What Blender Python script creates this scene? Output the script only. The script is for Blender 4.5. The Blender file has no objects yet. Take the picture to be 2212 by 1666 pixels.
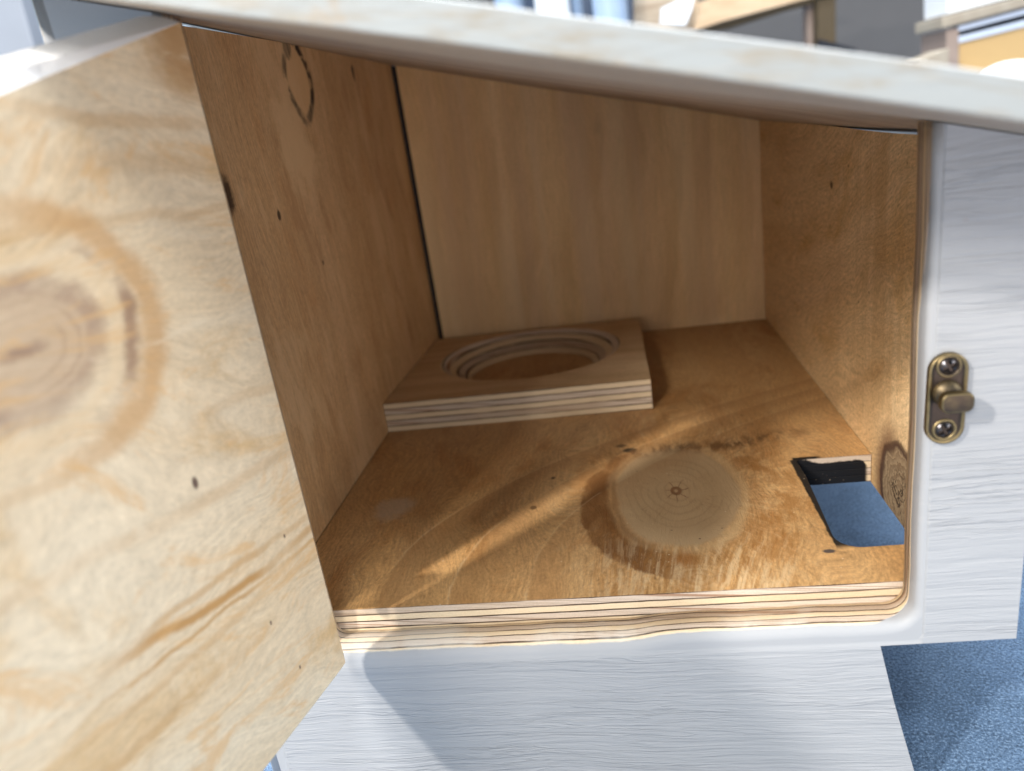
import bpy, bmesh, math, random
from mathutils import Vector, Matrix
random.seed(7)
U = 0.22                     # one working unit in metres; working origin = camera, table at z = -1.12
ZT = -1.12
scn = bpy.context.scene

def W(x, y, z):
    return Vector((x * U, y * U, (z - ZT) * U))

# ------------------------------------------------------------------ camera
cam_d = bpy.data.cameras.new('camera')
cam = bpy.data.objects.new('camera', cam_d)
scn.collection.objects.link(cam)
scn.camera = cam
RX, RY, RZ = 0.331338967, 0.160174383, -0.147747624
def rot(ax, a): return Matrix.Rotation(a, 3, ax)
Rc = rot('Z', RZ) @ rot('X', RX) @ rot('Y', RY)
M0 = Matrix(((1, 0, 0), (0, 0, -1), (0, 1, 0)))
Rw = (Rc @ M0).transposed()                      # computer-vision camera axes in world
Mb = Rw @ Matrix(((1, 0, 0), (0, -1, 0), (0, 0, -1)))
cam.matrix_world = Matrix.Translation(W(0, 0, 0)) @ Mb.to_4x4()
cam_d.sensor_width = 36
cam_d.lens = 36 * 1639.73 / 2212
cam_d.clip_start = 0.005
cam_d.clip_end = 60
cam_d.dof.use_dof = True
cam_d.dof.focus_distance = 1.33 * U
cam_d.dof.aperture_fstop = 8.3

# ------------------------------------------------------------------ light
scn.view_settings.view_transform = 'Standard'
scn.view_settings.look = 'None'
scn.view_settings.exposure = 0.2
scn.view_settings.gamma = 1
world = bpy.data.worlds.new('World'); scn.world = world
world.use_nodes = True
wb = world.node_tree.nodes['Background']
wb.inputs[0].default_value = (0.62, 0.80, 1.0, 1)
wb.inputs[1].default_value = 0.72

def lamp(name, direction, dist, size, power, col, target=(0, 1.2, -0.5), size_y=None):
    l = bpy.data.lights.new(name, 'AREA')
    l.energy = power; l.color = col
    l.shape = 'RECTANGLE'; l.size = size; l.size_y = size_y or size
    o = bpy.data.objects.new(name, l)
    t = W(*target); d = Vector(direction).normalized()
    o.location = t + d * dist
    o.rotation_euler = d.to_track_quat('Z', 'Y').to_euler()
    scn.collection.objects.link(o)
    o['kind'] = 'structure'
    return o
lamp('ceiling_lamp', (-0.658, -0.753, 0.856), 0.9, 0.048, 9.8, (1.0, 0.95, 0.88), (-0.5, 1.0, -0.6))     # streak through the hinge gap
lamp('ceiling_lamp', (-0.45, -1.0, 0.60), 2.8, 0.36, 36, (1.0, 0.95, 0.87), (0.1, 1.2, -0.6))
lamp('ceiling_lamp', (0.10, -1.0, 1.60), 2.6, 0.45, 23, (0.93, 0.97, 1.0), (0.0, 1.1, -0.7))
lamp('soft_fill_light', (0.50, -1.0, 0.10), 2.6, 0.80, 8, (1.0, 0.89, 0.77), (-0.4, 1.0, -0.2))  # added soft fill from the front for door face and upper panel
lamp('soft_fill_light', (-0.30, -1.0, 0.12), 2.6, 0.80, 6, (1.0, 0.86, 0.72), (0.2, 1.4, -0.2))  # added low fill from the left, brightens the right and back walls
lamp('low_fill_light', (0.45, -1.0, -0.50), 1.9, 0.90, 13, (1.0, 0.82, 0.72), (0.4, 1.0, -0.1))  # added fill from below, lifts the panel top and roof underside
lamp('soft_fill_light', (1.0, -0.25, 0.35), 2.6, 0.80, 19, (1.0, 0.97, 0.94), (-0.5, 0.8, -0.4))  # added side fill that brightens the open door's inner face
lamp('ceiling_lamp', (-0.15, 0.2, 1.0), 2.4, 1.2, 110, (0.90, 0.95, 1.0), (0.0, 1.6, 0.1))

# ------------------------------------------------------------------ node helpers
class E:
    def __init__(s, nt, sock): s.nt = nt; s.s = sock
    def _m(s, op, *o, clamp=False):
        n = s.nt.nodes.new('ShaderNodeMath'); n.operation = op; n.use_clamp = clamp
        for i, v in enumerate((s,) + o): plug(s.nt, n.inputs[i], v)
        return E(s.nt, n.outputs[0])
    def __add__(s, o): return s._m('ADD', o)
    __radd__ = __add__
    def __mul__(s, o): return s._m('MULTIPLY', o)
    __rmul__ = __mul__
    def __sub__(s, o): return s._m('SUBTRACT', o)
    def __rsub__(s, o): return (s * -1) + o
    def __truediv__(s, o): return s._m('DIVIDE', o)
    def sin(s): return s._m('SINE')
    def sqrt(s): return s._m('SQRT')
    def abs(s): return s._m('ABSOLUTE')
    def fract(s): return s._m('FRACT')
    def floor(s): return s._m('FLOOR')
    def pow(s, o): return s._m('POWER', o)
    def exp(s): return s._m('EXPONENT')
    def max(s, o): return s._m('MAXIMUM', o)
    def min(s, o): return s._m('MINIMUM', o)
    def atan2(s, o): return s._m('ARCTAN2', o)
    def ss(s, a, b, lo=0.0, hi=1.0):
        n = s.nt.nodes.new('ShaderNodeMapRange'); n.interpolation_type = 'SMOOTHSTEP'
        if a > b: a, b, lo, hi = b, a, hi, lo
        plug(s.nt, n.inputs['Value'], s)
        for k, v in (('From Min', a), ('From Max', b), ('To Min', lo), ('To Max', hi)): n.inputs[k].default_value = v
        return E(s.nt, n.outputs[0])
def plug(nt, inp, v):
    if isinstance(v, E): nt.links.new(v.s, inp.is_linked and inp or inp)
    elif isinstance(v, (tuple, list)):
        inp.default_value = tuple(v) + ((1.0,) if len(v) == 3 and len(inp.default_value) == 4 else ())
    else: inp.default_value = v
class G:
    """one material being written"""
    def __init__(g, name):
        g.m = bpy.data.materials.new(name); g.m.use_nodes = True; g.nt = g.m.node_tree
        g.b = g.nt.nodes['Principled BSDF']
        tc = g.nt.nodes.new('ShaderNodeTexCoord')
        sp = g.nt.nodes.new('ShaderNodeSeparateXYZ'); g.nt.links.new(tc.outputs['Object'], sp.inputs[0])
        g.x = E(g.nt, sp.outputs[0]) * (1 / U); g.y = E(g.nt, sp.outputs[1]) * (1 / U); g.z = E(g.nt, sp.outputs[2]) * (1 / U)
    def vec(g, x, y, z=0.0):
        n = g.nt.nodes.new('ShaderNodeCombineXYZ')
        for i, v in enumerate((x, y, z)): plug(g.nt, n.inputs[i], v)
        return E(g.nt, n.outputs[0])
    def noise(g, v, scale=1.0, detail=3.0, rough=0.5, dist=0.0):
        n = g.nt.nodes.new('ShaderNodeTexNoise'); g.nt.links.new(v.s, n.inputs['Vector'])
        n.inputs['Scale'].default_value = scale; n.inputs['Detail'].default_value = detail
        n.inputs['Roughness'].default_value = rough; n.inputs['Distortion'].default_value = dist
        return E(g.nt, n.outputs[0])
    def voro(g, v, scale=1.0, rnd=1.0):
        n = g.nt.nodes.new('ShaderNodeTexVoronoi'); g.nt.links.new(v.s, n.inputs['Vector'])
        n.inputs['Scale'].default_value = scale; n.inputs['Randomness'].default_value = rnd
        return E(g.nt, n.outputs['Distance'])
    def mix(g, f, a, b, mode='MIX'):
        n = g.nt.nodes.new('ShaderNodeMix'); n.data_type = 'RGBA'; n.blend_type = mode
        plug(g.nt, n.inputs[0], f); plug(g.nt, n.inputs[6], a); plug(g.nt, n.inputs[7], b)
        return E(g.nt, n.outputs[2])
    def scale(g, col, f):
        return g.mix(1.0, col, g.vec(f, f, f), 'MULTIPLY')
    def out(g, col, rough=0.6, bump=None, dist=0.001, strength=1.0, metal=0.0, spec=0.35, **kw):
        plug(g.nt, g.b.inputs['Base Color'], col); plug(g.nt, g.b.inputs['Roughness'], rough)
        g.b.inputs['Metallic'].default_value = metal; g.b.inputs['Specular IOR Level'].default_value = spec
        for k, v in kw.items(): plug(g.nt, g.b.inputs[k], v)
        if bump is not None:
            n = g.nt.nodes.new('ShaderNodeBump'); plug(g.nt, n.inputs['Height'], bump)
            n.inputs['Distance'].default_value = dist; n.inputs['Strength'].default_value = strength
            g.nt.links.new(n.outputs[0], g.b.inputs['Normal'])
        return g.m

def wood(g, a, c, cols, knots=(), fib=1.0, ring_f=16.0, ring_amp=0.35, wob=0.10, seed=0.0, stain=0.5, flecks=0.5, fine=(7, 260)):
    """rotary cut pine face. a = coordinate along the grain, c = across. cols = light, mid, dark, stain"""
    light, mid, dark, st = cols
    G_ = c
    inside = None; col_k = None
    w = g.noise(g.vec(a * 1.0 + seed, c * 1.0, seed), 3.0, 3, 0.5) - 0.5
    dists = []
    for (a0, c0, ra, rc) in knots:
        da = (a - a0) / ra; dc = (c - c0) / rc
        d2 = da * da + dc * dc
        d = (d2 + 0.0001).sqrt() + w * 0.35
        dists.append((d, da, dc))
        G_ = G_ + (c - c0) * ((d2 * -0.28).exp()) * 1.6 + (d2 * -0.20).exp() * rc * 0.9
    low = g.noise(g.vec(a * 0.55 + seed, c * 1.0, seed), 2.4, 3, 0.55)
    Gw = G_ + (low - 0.5) * wob * 4.0
    broad = g.noise(g.vec(a * 0.5 + seed * 3, Gw * 5.0, 1.3), 1.0, 3, 0.6)
    col = g.mix(broad.ss(0.32, 0.66), light, mid)
    ph = (Gw * ring_f + (g.noise(g.vec(a * 0.6, c * 3.0, seed + 5), 1.5, 2) - 0.5) * 1.6).fract()
    line = ph.ss(0.0, 0.62) * ph.ss(0.99, 0.80)
    lmod = g.noise(g.vec(a * 1.2, c * 5, seed + 9), 1.5, 2).ss(0.35, 0.65)
    col = g.mix(line * lmod * ring_amp, col, dark)
    sn = g.noise(g.vec(a * 1.0, c * 1.8, seed + 17), 3.5, 5, 0.62, 0.6)
    col = g.mix(sn.ss(0.50, 0.72) * stain, col, st)
    f1 = g.noise(g.vec(a * fine[0], Gw * fine[1], seed), 1.0, 3, 0.6)
    f2 = g.noise(g.vec(a * fine[0] * 5, Gw * fine[1] * 1.1, seed + 3), 1.0, 2, 0.6)
    f3 = g.noise(g.vec(a * 0.6, c, seed + 2), 170.0, 3, 0.75)
    fb = (f1 - 0.5) * 0.5 * fib + (f2 - 0.5) * 0.35 * fib + (f3 - 0.5) * 0.5 * fib
    hgt = f1 * 0.6 + f2 * 0.3 + f3 * 0.35
    # small dark flecks
    v = g.voro(g.vec(a * 0.45, c, seed), 17.0)
    vm = g.noise(g.vec(a, c, seed + 31), 6.0, 1).ss(0.50, 0.62)
    col = g.mix(v.ss(0.075, 0.03) * vm * flecks, col, (0.05, 0.028, 0.015))
    for (d, da, dc) in dists:
        th = g.noise(g.vec(da * 2.3, dc * 2.3, seed + 40), 1.0, 4, 0.6)
        halo = d.ss(1.75, 1.0) * (th.ss(0.35, 0.6))
        col = g.mix(halo * 0.65, col, st)
        rings = ((d + (th - 0.5) * 0.12) * 9.0).fract()
        kc = g.mix(rings.ss(0.1, 0.9) * 0.35, light, mid)
        kc = g.mix(d.ss(0.65, 1.0) * 0.35, kc, dark)
        ang = dc.atan2(da)
        crack = (g.noise(g.vec(ang * 2.2, d * 1.3, seed + 2), 2.4, 2) - 0.5).abs().ss(0.016, 0.004) * d.ss(0.36, 0.1)
        kc = g.mix((d.ss(0.13, 0.02) + crack).min(1.0) * 0.55, kc, (0.10, 0.045, 0.02))
        col = g.mix(d.ss(1.03, 0.97), col, kc)
        edge = (d - 1.0).abs().ss(0.085, 0.015) * th.ss(0.42, 0.58)
        col = g.mix(edge * 0.45, col, (0.16, 0.075, 0.03))
    col = g.scale(col, fb + 1.0)
    return col, hgt, w

def spot(g, col, a, c, a0, c0, ra, rc, tint, amt=0.9, soft=0.25, wob=0.5, seed=0.0, nscale=9.0):
    n = g.noise(g.vec(a, c, seed + 3.3), nscale, 4, 0.65) - 0.5
    d = (((a - a0) / ra).pow(2) + ((c - c0) / rc).pow(2)).sqrt() if False else None
    da = (a - a0) / ra; dc = (c - c0) / rc
    d = (da * da + dc * dc).sqrt() + n * wob * 2
    return g.mix(d.ss(1.0 + soft, 1.0 - soft) * amt, col, tint), d

def plywood_edge(g, l, t, t0, t1, layers=5, seed=0.0, tone=1.0, gap=0.6):
    """l along the edge, t through the thickness"""
    wv = (g.noise(g.vec(l, 0.0, seed), 2.3, 3, 0.55) - 0.5)
    tt = (t - t0) * (layers / (t1 - t0)) + wv * 0.38 + (g.noise(g.vec(l, t * 4, seed + 4), 26.0, 2) - 0.5) * 0.12
    idx = tt.floor(); fr = tt.fract()
    par = (idx * 0.5).fract().ss(0.2, 0.3)
    f = g.noise(g.vec(l * 3, t * 30, seed + 1), 12.0, 3, 0.7)
    cross = g.mix(f, (0.60 * tone, 0.49 * tone, 0.39 * tone), (0.47 * tone, 0.37 * tone, 0.28 * tone))
    along = g.mix(f, (0.72 * tone, 0.58 * tone, 0.40 * tone), (0.56 * tone, 0.42 * tone, 0.26 * tone))
    col = g.mix(par, along, cross)
    # slanting rings in the end grain, rotten red-brown streaks
    sl = g.noise(g.vec(l * 2.0 + tt * 0.32, idx * 3.7, seed + 7), 5.0, 2, 0.5)
    col = g.mix(sl.ss(0.60, 0.68) * par * 0.75, col, (0.27, 0.12, 0.05))
    sl2 = (sl - 0.5).abs().ss(0.02, 0.006)
    col = g.mix(sl2 * par * 0.5, col, (0.16, 0.08, 0.04))
    glue = (fr - 0.5).abs().ss(0.38, 0.44)
    gm = g.noise(g.vec(l, idx * 5.1, seed + 2), 9.0, 3).ss(0.3, 0.55, 0.45, 1.0)
    col = g.mix(glue * gm * gap, col, (0.055, 0.032, 0.02))
    vd = g.noise(g.vec(l * 1.4, idx * 9.3 + 0.5, seed + 11), 4.0, 1)
    void = vd.ss(0.72, 0.74) * (fr - 0.5).abs().ss(0.46, 0.30)
    col = g.mix(void * (g.noise(g.vec(l, t * 3, seed + 13), 30.0, 3, 0.7).ss(0.40, 0.52)), col, (0.035, 0.02, 0.014))
    tint = g.noise(g.vec(l * 0.8, idx * 4.4, seed + 21), 3.0, 2)
    col = g.mix(tint.ss(0.5, 0.7) * 0.45, col, (0.42 * tone, 0.29 * tone, 0.17 * tone))
    col = g.scale(col, (g.noise(g.vec(l, t, seed + 5), 320.0, 2, 0.8) - 0.5) * 0.35 + 1.0)
    return col, (1.0 - glue * gm) * 0.8 + f * 0.2

OFF = -ZT  # local z of a box part = working z + OFF

# ------------------------------------------------------------------ materials
PINE = ((0.50, 0.34, 0.20), (0.40, 0.25, 0.13), (0.24, 0.125, 0.055), (0.33, 0.17, 0.065))

def mat_floor():
    g = G('pine_floor_face'); x, y = g.x, g.y
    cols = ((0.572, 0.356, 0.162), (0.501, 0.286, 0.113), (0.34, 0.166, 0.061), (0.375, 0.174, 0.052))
    col, h, w = wood(g, y, x, cols, knots=[], ring_f=5.0, ring_amp=0.30, wob=0.12, seed=2.0, stain=0.95, fib=2.0, flecks=0.6, fine=(20, 150))
    big = g.noise(g.vec(x, y, 4.0), 5.0, 5, 0.65) - 0.5
    tex = g.noise(g.vec(x * 2.2, y * 1.0, 6.0), 14.0, 5, 0.7)
    kx = (x - 0.075) / 0.124; ky = (y - 1.40) / 0.208
    kd = (kx * kx + ky * ky).sqrt()
    ang = kx.atan2(ky)
    # fibres flow round the knot in short strokes
    fl = g.noise(g.vec(kd * 2.2 + tex * 0.5, ang * 16.0, 3.0), 1.0, 4, 0.65)
    near = kd.ss(2.6, 1.2)
    col = g.mix(near * fl.ss(0.50, 0.66) * 0.55, col, (0.33, 0.165, 0.055))
    col = g.mix(near * fl.ss(0.46, 0.34) * 0.35, col, (0.70, 0.53, 0.31))
    # brown crescent stain beside the knot
    dx = (x - 0.10) / 0.222; dy = (y - 1.36) / 0.275
    d = (dx * dx + dy * dy).sqrt() + big * 0.35
    left = x.ss(0.12, -0.02)
    m = d.ss(1.02, 0.98) * kd.ss(1.06, 1.12)
    col = g.mix(m * left * (tex.ss(0.3, 0.6) * 0.45 + 0.52), col, (0.17, 0.072, 0.022))
    col = g.mix(d.ss(1.25, 0.8) * (1.0 - left) * kd.ss(1.1, 1.35) * tex.ss(0.42, 0.62) * 0.75, col, (0.33, 0.15, 0.04))
    # pale and brown strokes fanning out in front of the knot, small swirl
    fr = y.ss(1.27, 1.16) * ((x - 0.08).abs()).ss(0.24, 0.08)
    st = g.noise(g.vec((x + (y - 1.4) * (-0.35 + (x - 0.08) * -2.0)) * 52.0, y * 9.0 + tex * 1.6, 7.0), 1.0, 4, 0.65)
    col = g.mix(fr * st.ss(0.46, 0.66) * 0.60, col, (0.72, 0.54, 0.32))
    col = g.mix(fr * st.ss(0.50, 0.34) * 0.60, col, (0.30, 0.14, 0.04))
    sx = (x - 0.083) / 0.050; sy = (y - 1.095) / 0.040
    sd = (sx * sx + sy * sy).sqrt() + big * 0.8
    sw = (sd * 3.2 + tex * 0.5).fract().ss(0.2, 0.9)
    col = g.mix(sd.ss(1.2, 0.7) * 0.16, col, g.mix(sw, (0.72, 0.54, 0.32), (0.48, 0.28, 0.11)))
    col, _ = spot(g, col, x, y, 0.068, 1.155, 0.018, 0.022, (0.34, 0.14, 0.035), 0.8, 0.6, 0.7, nscale=24)
    # the knot itself
    kn = g.noise(g.vec(x, y, 12.0), 16.0, 4, 0.6)
    d1 = kd + (kn - 0.5) * 0.14 + (g.noise(g.vec(x, y, 19.0), 7.0, 2) - 0.5) * 0.20
    col = g.mix((d1 - 1.04).abs().ss(0.07, 0.01) * (x + tex * 0.05).ss(0.10, -0.02) * 0.6, col, (0.13, 0.055, 0.02))
    rings = (d1 * 8.0).fract()
    rl = (rings - 0.5).abs().ss(0.22, 0.02) * g.noise(g.vec(x, y, 14.0), 7.0, 2).ss(0.40, 0.6)
    kc = g.mix(kn, (0.46, 0.325, 0.18), (0.36, 0.235, 0.12))
    kc = g.mix(rl * 0.30, kc, (0.24, 0.15, 0.075))
    kc = g.mix(kd.ss(0.62, 0.95) * 0.30, kc, (0.55, 0.39, 0.22))
    star = (ang * 3.5 + kn * 3.0).sin().abs().ss(0.30, 0.05) * (kd + (kn - 0.5) * 0.3).ss(0.26, 0.14)
    kc = g.mix((star + (kd - 0.06).abs().ss(0.05, 0.01)).min(1.0) * 0.80, kc, (0.15, 0.055, 0.02))
    rad = (g.noise(g.vec(ang * 3.0, kd * 0.8, 5.0), 2.0, 2) - 0.5).abs().ss(0.012, 0.002) * kd.ss(0.9, 0.5) * kn.ss(0.42, 0.55)
    kc = g.mix(rad * 0.45, kc, (0.20, 0.11, 0.05))
    sp_ = g.voro(g.vec(x, y, 5.0), 24.0).ss(0.07, 0.03)
    kc = g.mix(sp_ * 0.8, kc, (0.07, 0.03, 0.015))
    col = g.mix(d1.ss(1.05, 0.94), col, kc)
    col = g.mix((d1 - 1.07).abs().ss(0.12, 0.01) * (0.25 + x.ss(0.05, 0.16) * 0.35), col, (0.60, 0.42, 0.22))
    # dark resin fringe behind the knot, running off to the right
    yy = y - 1.612 + (x - 0.08).abs() * 0.20 - x.ss(0.12, 0.45) * 0.10
    bd = yy.abs().ss(0.045, 0.004) * tex.ss(0.40, 0.56) * x.ss(-0.10, -0.01) * x.ss(0.50, 0.25)
    col = g.mix(bd * 0.80, col, (0.10, 0.045, 0.018))
    col, _ = spot(g, col, x, y, -0.010, 1.612, 0.016, 0.012, (0.02, 0.012, 0.008), 0.95, 0.3, 0.3, nscale=30)
    col, _ = spot(g, col, x, y, -0.030, 1.640, 0.012, 0.010, (0.05, 0.025, 0.012), 0.8, 0.4, 0.5, nscale=30)
    col, _ = spot(g, col, x, y, -0.215, 1.372, 0.007, 0.008, (0.03, 0.018, 0.01), 0.95, 0.4, 0.2, nscale=30)
    col, _ = spot(g, col, x, y, -0.182, 1.50, 0.005, 0.006, (0.03, 0.018, 0.01), 0.95, 0.4, 0.2, nscale=30)
    back_tone = (y + big * 0.5).ss(1.62, 1.95)
    col = g.mix(back_tone * 0.32, col, (0.26, 0.125, 0.042))  # floor colour turns darker brown towards the back
    # worn grey patch and overlapping growth bands at the left
    col, _ = spot(g, col, x, y, -0.525, 1.415, 0.038, 0.050, (0.50, 0.40, 0.29), 0.6, 0.4, 0.9, nscale=20)
    bx = x - (y - 1.1) * (y - 1.1) * 1.25 + big * 0.03
    for b0, am in ((-0.47, 0.30), (-0.335, 0.26), (-0.20, 0.20)):
        e = bx - b0
        col = g.mix(e.ss(-0.002, 0.006) * e.ss(0.13, 0.01) * am * 1.5, col, (0.29, 0.14, 0.05))
        col = g.mix((e + 0.002).abs().ss(0.004, 0.0) * big.ss(-0.1, 0.15) * 0.30, col, (0.75, 0.58, 0.36))
    # black paint smeared past the rim of the cut-out, a splinter and a nick
    n = g.noise(g.vec(x, y, 1.0), 26.0, 4, 0.7) - 0.5
    ex = x - 0.333 + n * 0.035
    col = g.mix(ex.ss(-0.014, -0.006) * (y + n * 0.04).ss(1.43, 1.45) * y.ss(1.512, 1.505) * x.ss(0.39, 0.37), col, (0.008, 0.008, 0.009))
    col = g.mix((x - 0.327 + n * 0.01).ss(-0.010, -0.006) * y.ss(1.15, 1.17) * y.ss(1.50, 1.495) * x.ss(0.40, 0.39), col, (0.02, 0.018, 0.016))
    col, _ = spot(g, col, x, y, 0.305, 1.150, 0.010, 0.006, (0.05, 0.05, 0.06), 0.9, 0.3, 0.2, nscale=40)
    # grit
    v = g.voro(g.vec(x, y, 0.0), 46.0)
    col = g.mix(v.ss(0.10, 0.04) * g.noise(g.vec(x, y, 8), 8.0, 1).ss(0.5, 0.6) * 0.5, col, (0.78, 0.66, 0.48))
    return g.out(col, 0.46, h, 0.0006, 0.7, spec=0.45)

def mat_left_wall():
    g = G('pine_left_face'); y, z = g.y, g.z - OFF
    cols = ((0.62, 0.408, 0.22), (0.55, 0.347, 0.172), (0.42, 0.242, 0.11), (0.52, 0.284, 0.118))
    a = z + y * 0.16
    col, h, w = wood(g, a, y, cols, ring_f=5.0, ring_amp=0.30, wob=0.05, seed=11.0, stain=0.5, flecks=0.6, fine=(9, 200), fib=1.5)
    n = g.noise(g.vec(y, z, 3.0), 9.0, 4, 0.65) - 0.5
    # filled slot shaped knot plug with a dark drawn outline
    dy = (y - 1.753) / 0.074; dz = (z - 0.150) / 0.088
    d = (dy.abs().pow(1.5) + dz.abs().pow(1.5)).pow(0.667) + n * 0.22
    col = g.mix(d.ss(1.0, 0.92) * 0.8, col, (0.72, 0.47, 0.24))
    ed = (d - 1.0).abs().ss(0.22, 0.07) * (g.noise(g.vec(y, z, 5.0), 18.0, 3, 0.7)).ss(0.36, 0.50)
    col = g.mix(ed * 0.97, col, (0.012, 0.010, 0.011))
    col, _ = spot(g, col, y, z, 1.72, 0.215, 0.020, 0.020, (0.02, 0.018, 0.018), 0.85, 0.4, 1.0, nscale=45)
    col, _ = spot(g, col, y, z, 1.660, 0.010, 0.085, 0.105, (0.74, 0.52, 0.29), 0.75, 0.5, 1.3, nscale=16)
    pv = g.noise(g.vec(y * 2.6 + z * 0.4, z * 0.8, 14.0), 4.0, 5, 0.65)
    col = g.mix(pv.ss(0.50, 0.64) * 0.55, col, (0.72, 0.50, 0.28))
    col = g.mix(pv.ss(0.45, 0.34) * 0.50, col, (0.40, 0.22, 0.10))
    col, _ = spot(g, col, y, z, 2.52, 0.03, 0.05, 0.24, (0.74, 0.52, 0.27), 0.55, 0.3, 0.6, nscale=12)
    for (a0, c0, ra, rc) in ((1.292, -0.052, 0.022, 0.034), (1.486, -0.111, 0.007, 0.010), (2.17, 0.187, 0.010, 0.020), (1.66, -0.24, 0.004, 0.006)):
        col, _ = spot(g, col, y, z, a0, c0, ra, rc, (0.035, 0.02, 0.015), 0.9, 0.4, 0.8, nscale=40)
    return g.out(col, 0.62, h, 0.0004, 0.6, spec=0.25)

def mat_back_wall():
    g = G('pine_back_face'); x, z = g.x, g.z - OFF
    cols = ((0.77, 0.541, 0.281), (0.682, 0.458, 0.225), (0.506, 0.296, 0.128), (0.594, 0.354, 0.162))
    col, h, w = wood(g, z, x, cols, ring_f=9.0, ring_amp=0.42, wob=0.05, seed=21.0, stain=0.35, flecks=0.15, fine=(5, 190))
    b = g.noise(g.vec(x * 7.0, z * 0.35, 2.0), 1.0, 3, 0.5)
    col = g.mix(b.ss(0.40, 0.64) * 0.45, col, (0.54, 0.36, 0.23))
    b2 = g.noise(g.vec(x * 11.0, z * 0.5, 9.0), 1.0, 2, 0.5)
    col = g.mix(b2.ss(0.46, 0.68) * 0.40, col, (0.70, 0.55, 0.33))
    col, _ = spot(g, col, x, z, -0.02, -0.055, 0.012, 0.020, (0.20, 0.13, 0.09), 0.15, 0.6, 0.5, nscale=20)
    return g.out(col, 0.60, h, 0.0003, 0.4, spec=0.28)

def mat_right_wall():
    g = G('pine_right_face'); y, z = g.y, g.z - OFF
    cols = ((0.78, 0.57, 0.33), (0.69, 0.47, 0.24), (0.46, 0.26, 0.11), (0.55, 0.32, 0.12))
    c = z + y * 0.38 + (y - 1.3) * (y - 1.3) * -0.10 + g.noise(g.vec(y, z, 15.0), 5.0, 3, 0.6) * 0.05
    col, h, w = wood(g, y, c, cols, ring_f=7.0, ring_amp=0.25, wob=0.08, seed=33.0, stain=0.7, flecks=0.7, fine=(22, 150), fib=1.9)
    bd = g.noise(g.vec(y * 6.0, z * 0.6, 3.0), 1.0, 4, 0.6)
    col = g.mix(bd.ss(0.46, 0.62) * y.ss(1.95, 1.5) * 0.35, col, (0.40, 0.20, 0.065))
    n = g.noise(g.vec(y, z, 6.0), 20.0, 4, 0.7) - 0.5
    dy = (y - 1.335) / 0.105; dz = (z + 0.765) / 0.105
    d = (dy * dy + dz * dz).sqrt() + n * 0.3
    kc = g.mix((d * 6.0 + n * 3).fract(), (0.36, 0.26, 0.155), (0.20, 0.13, 0.075))
    crk = (g.noise(g.vec(y, z, 2.0), 24.0, 3, 0.6) - 0.5).abs().ss(0.03, 0.01)
    kc = g.mix(crk * d.ss(0.8, 0.2) * 0.85, kc, (0.03, 0.018, 0.012))
    col = g.mix(d.ss(1.55, 1.05) * y.ss(1.33, 1.42) * 0.75, col, (0.13, 0.055, 0.03))
    col = g.mix(d.ss(1.03, 0.97), col, kc)
    col = g.mix((d - 1.0).abs().ss(0.14, 0.03) * 0.85, col, (0.06, 0.028, 0.02))
    col, _ = spot(g, col, y, z, 1.79, -0.229, 0.010, 0.008, (0.10, 0.05, 0.02), 0.9, 0.4, 0.4, nscale=40)
    v = g.voro(g.vec(y * 0.7, z, 1.0), 30.0)
    col = g.mix(v.ss(0.13, 0.05) * g.noise(g.vec(y, z, 8), 5.0, 2).ss(0.50, 0.6) * 0.6, col, (0.16, 0.075, 0.03))
    return g.out(col, 0.60, h, 0.0003, 0.35, spec=0.20)

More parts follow.
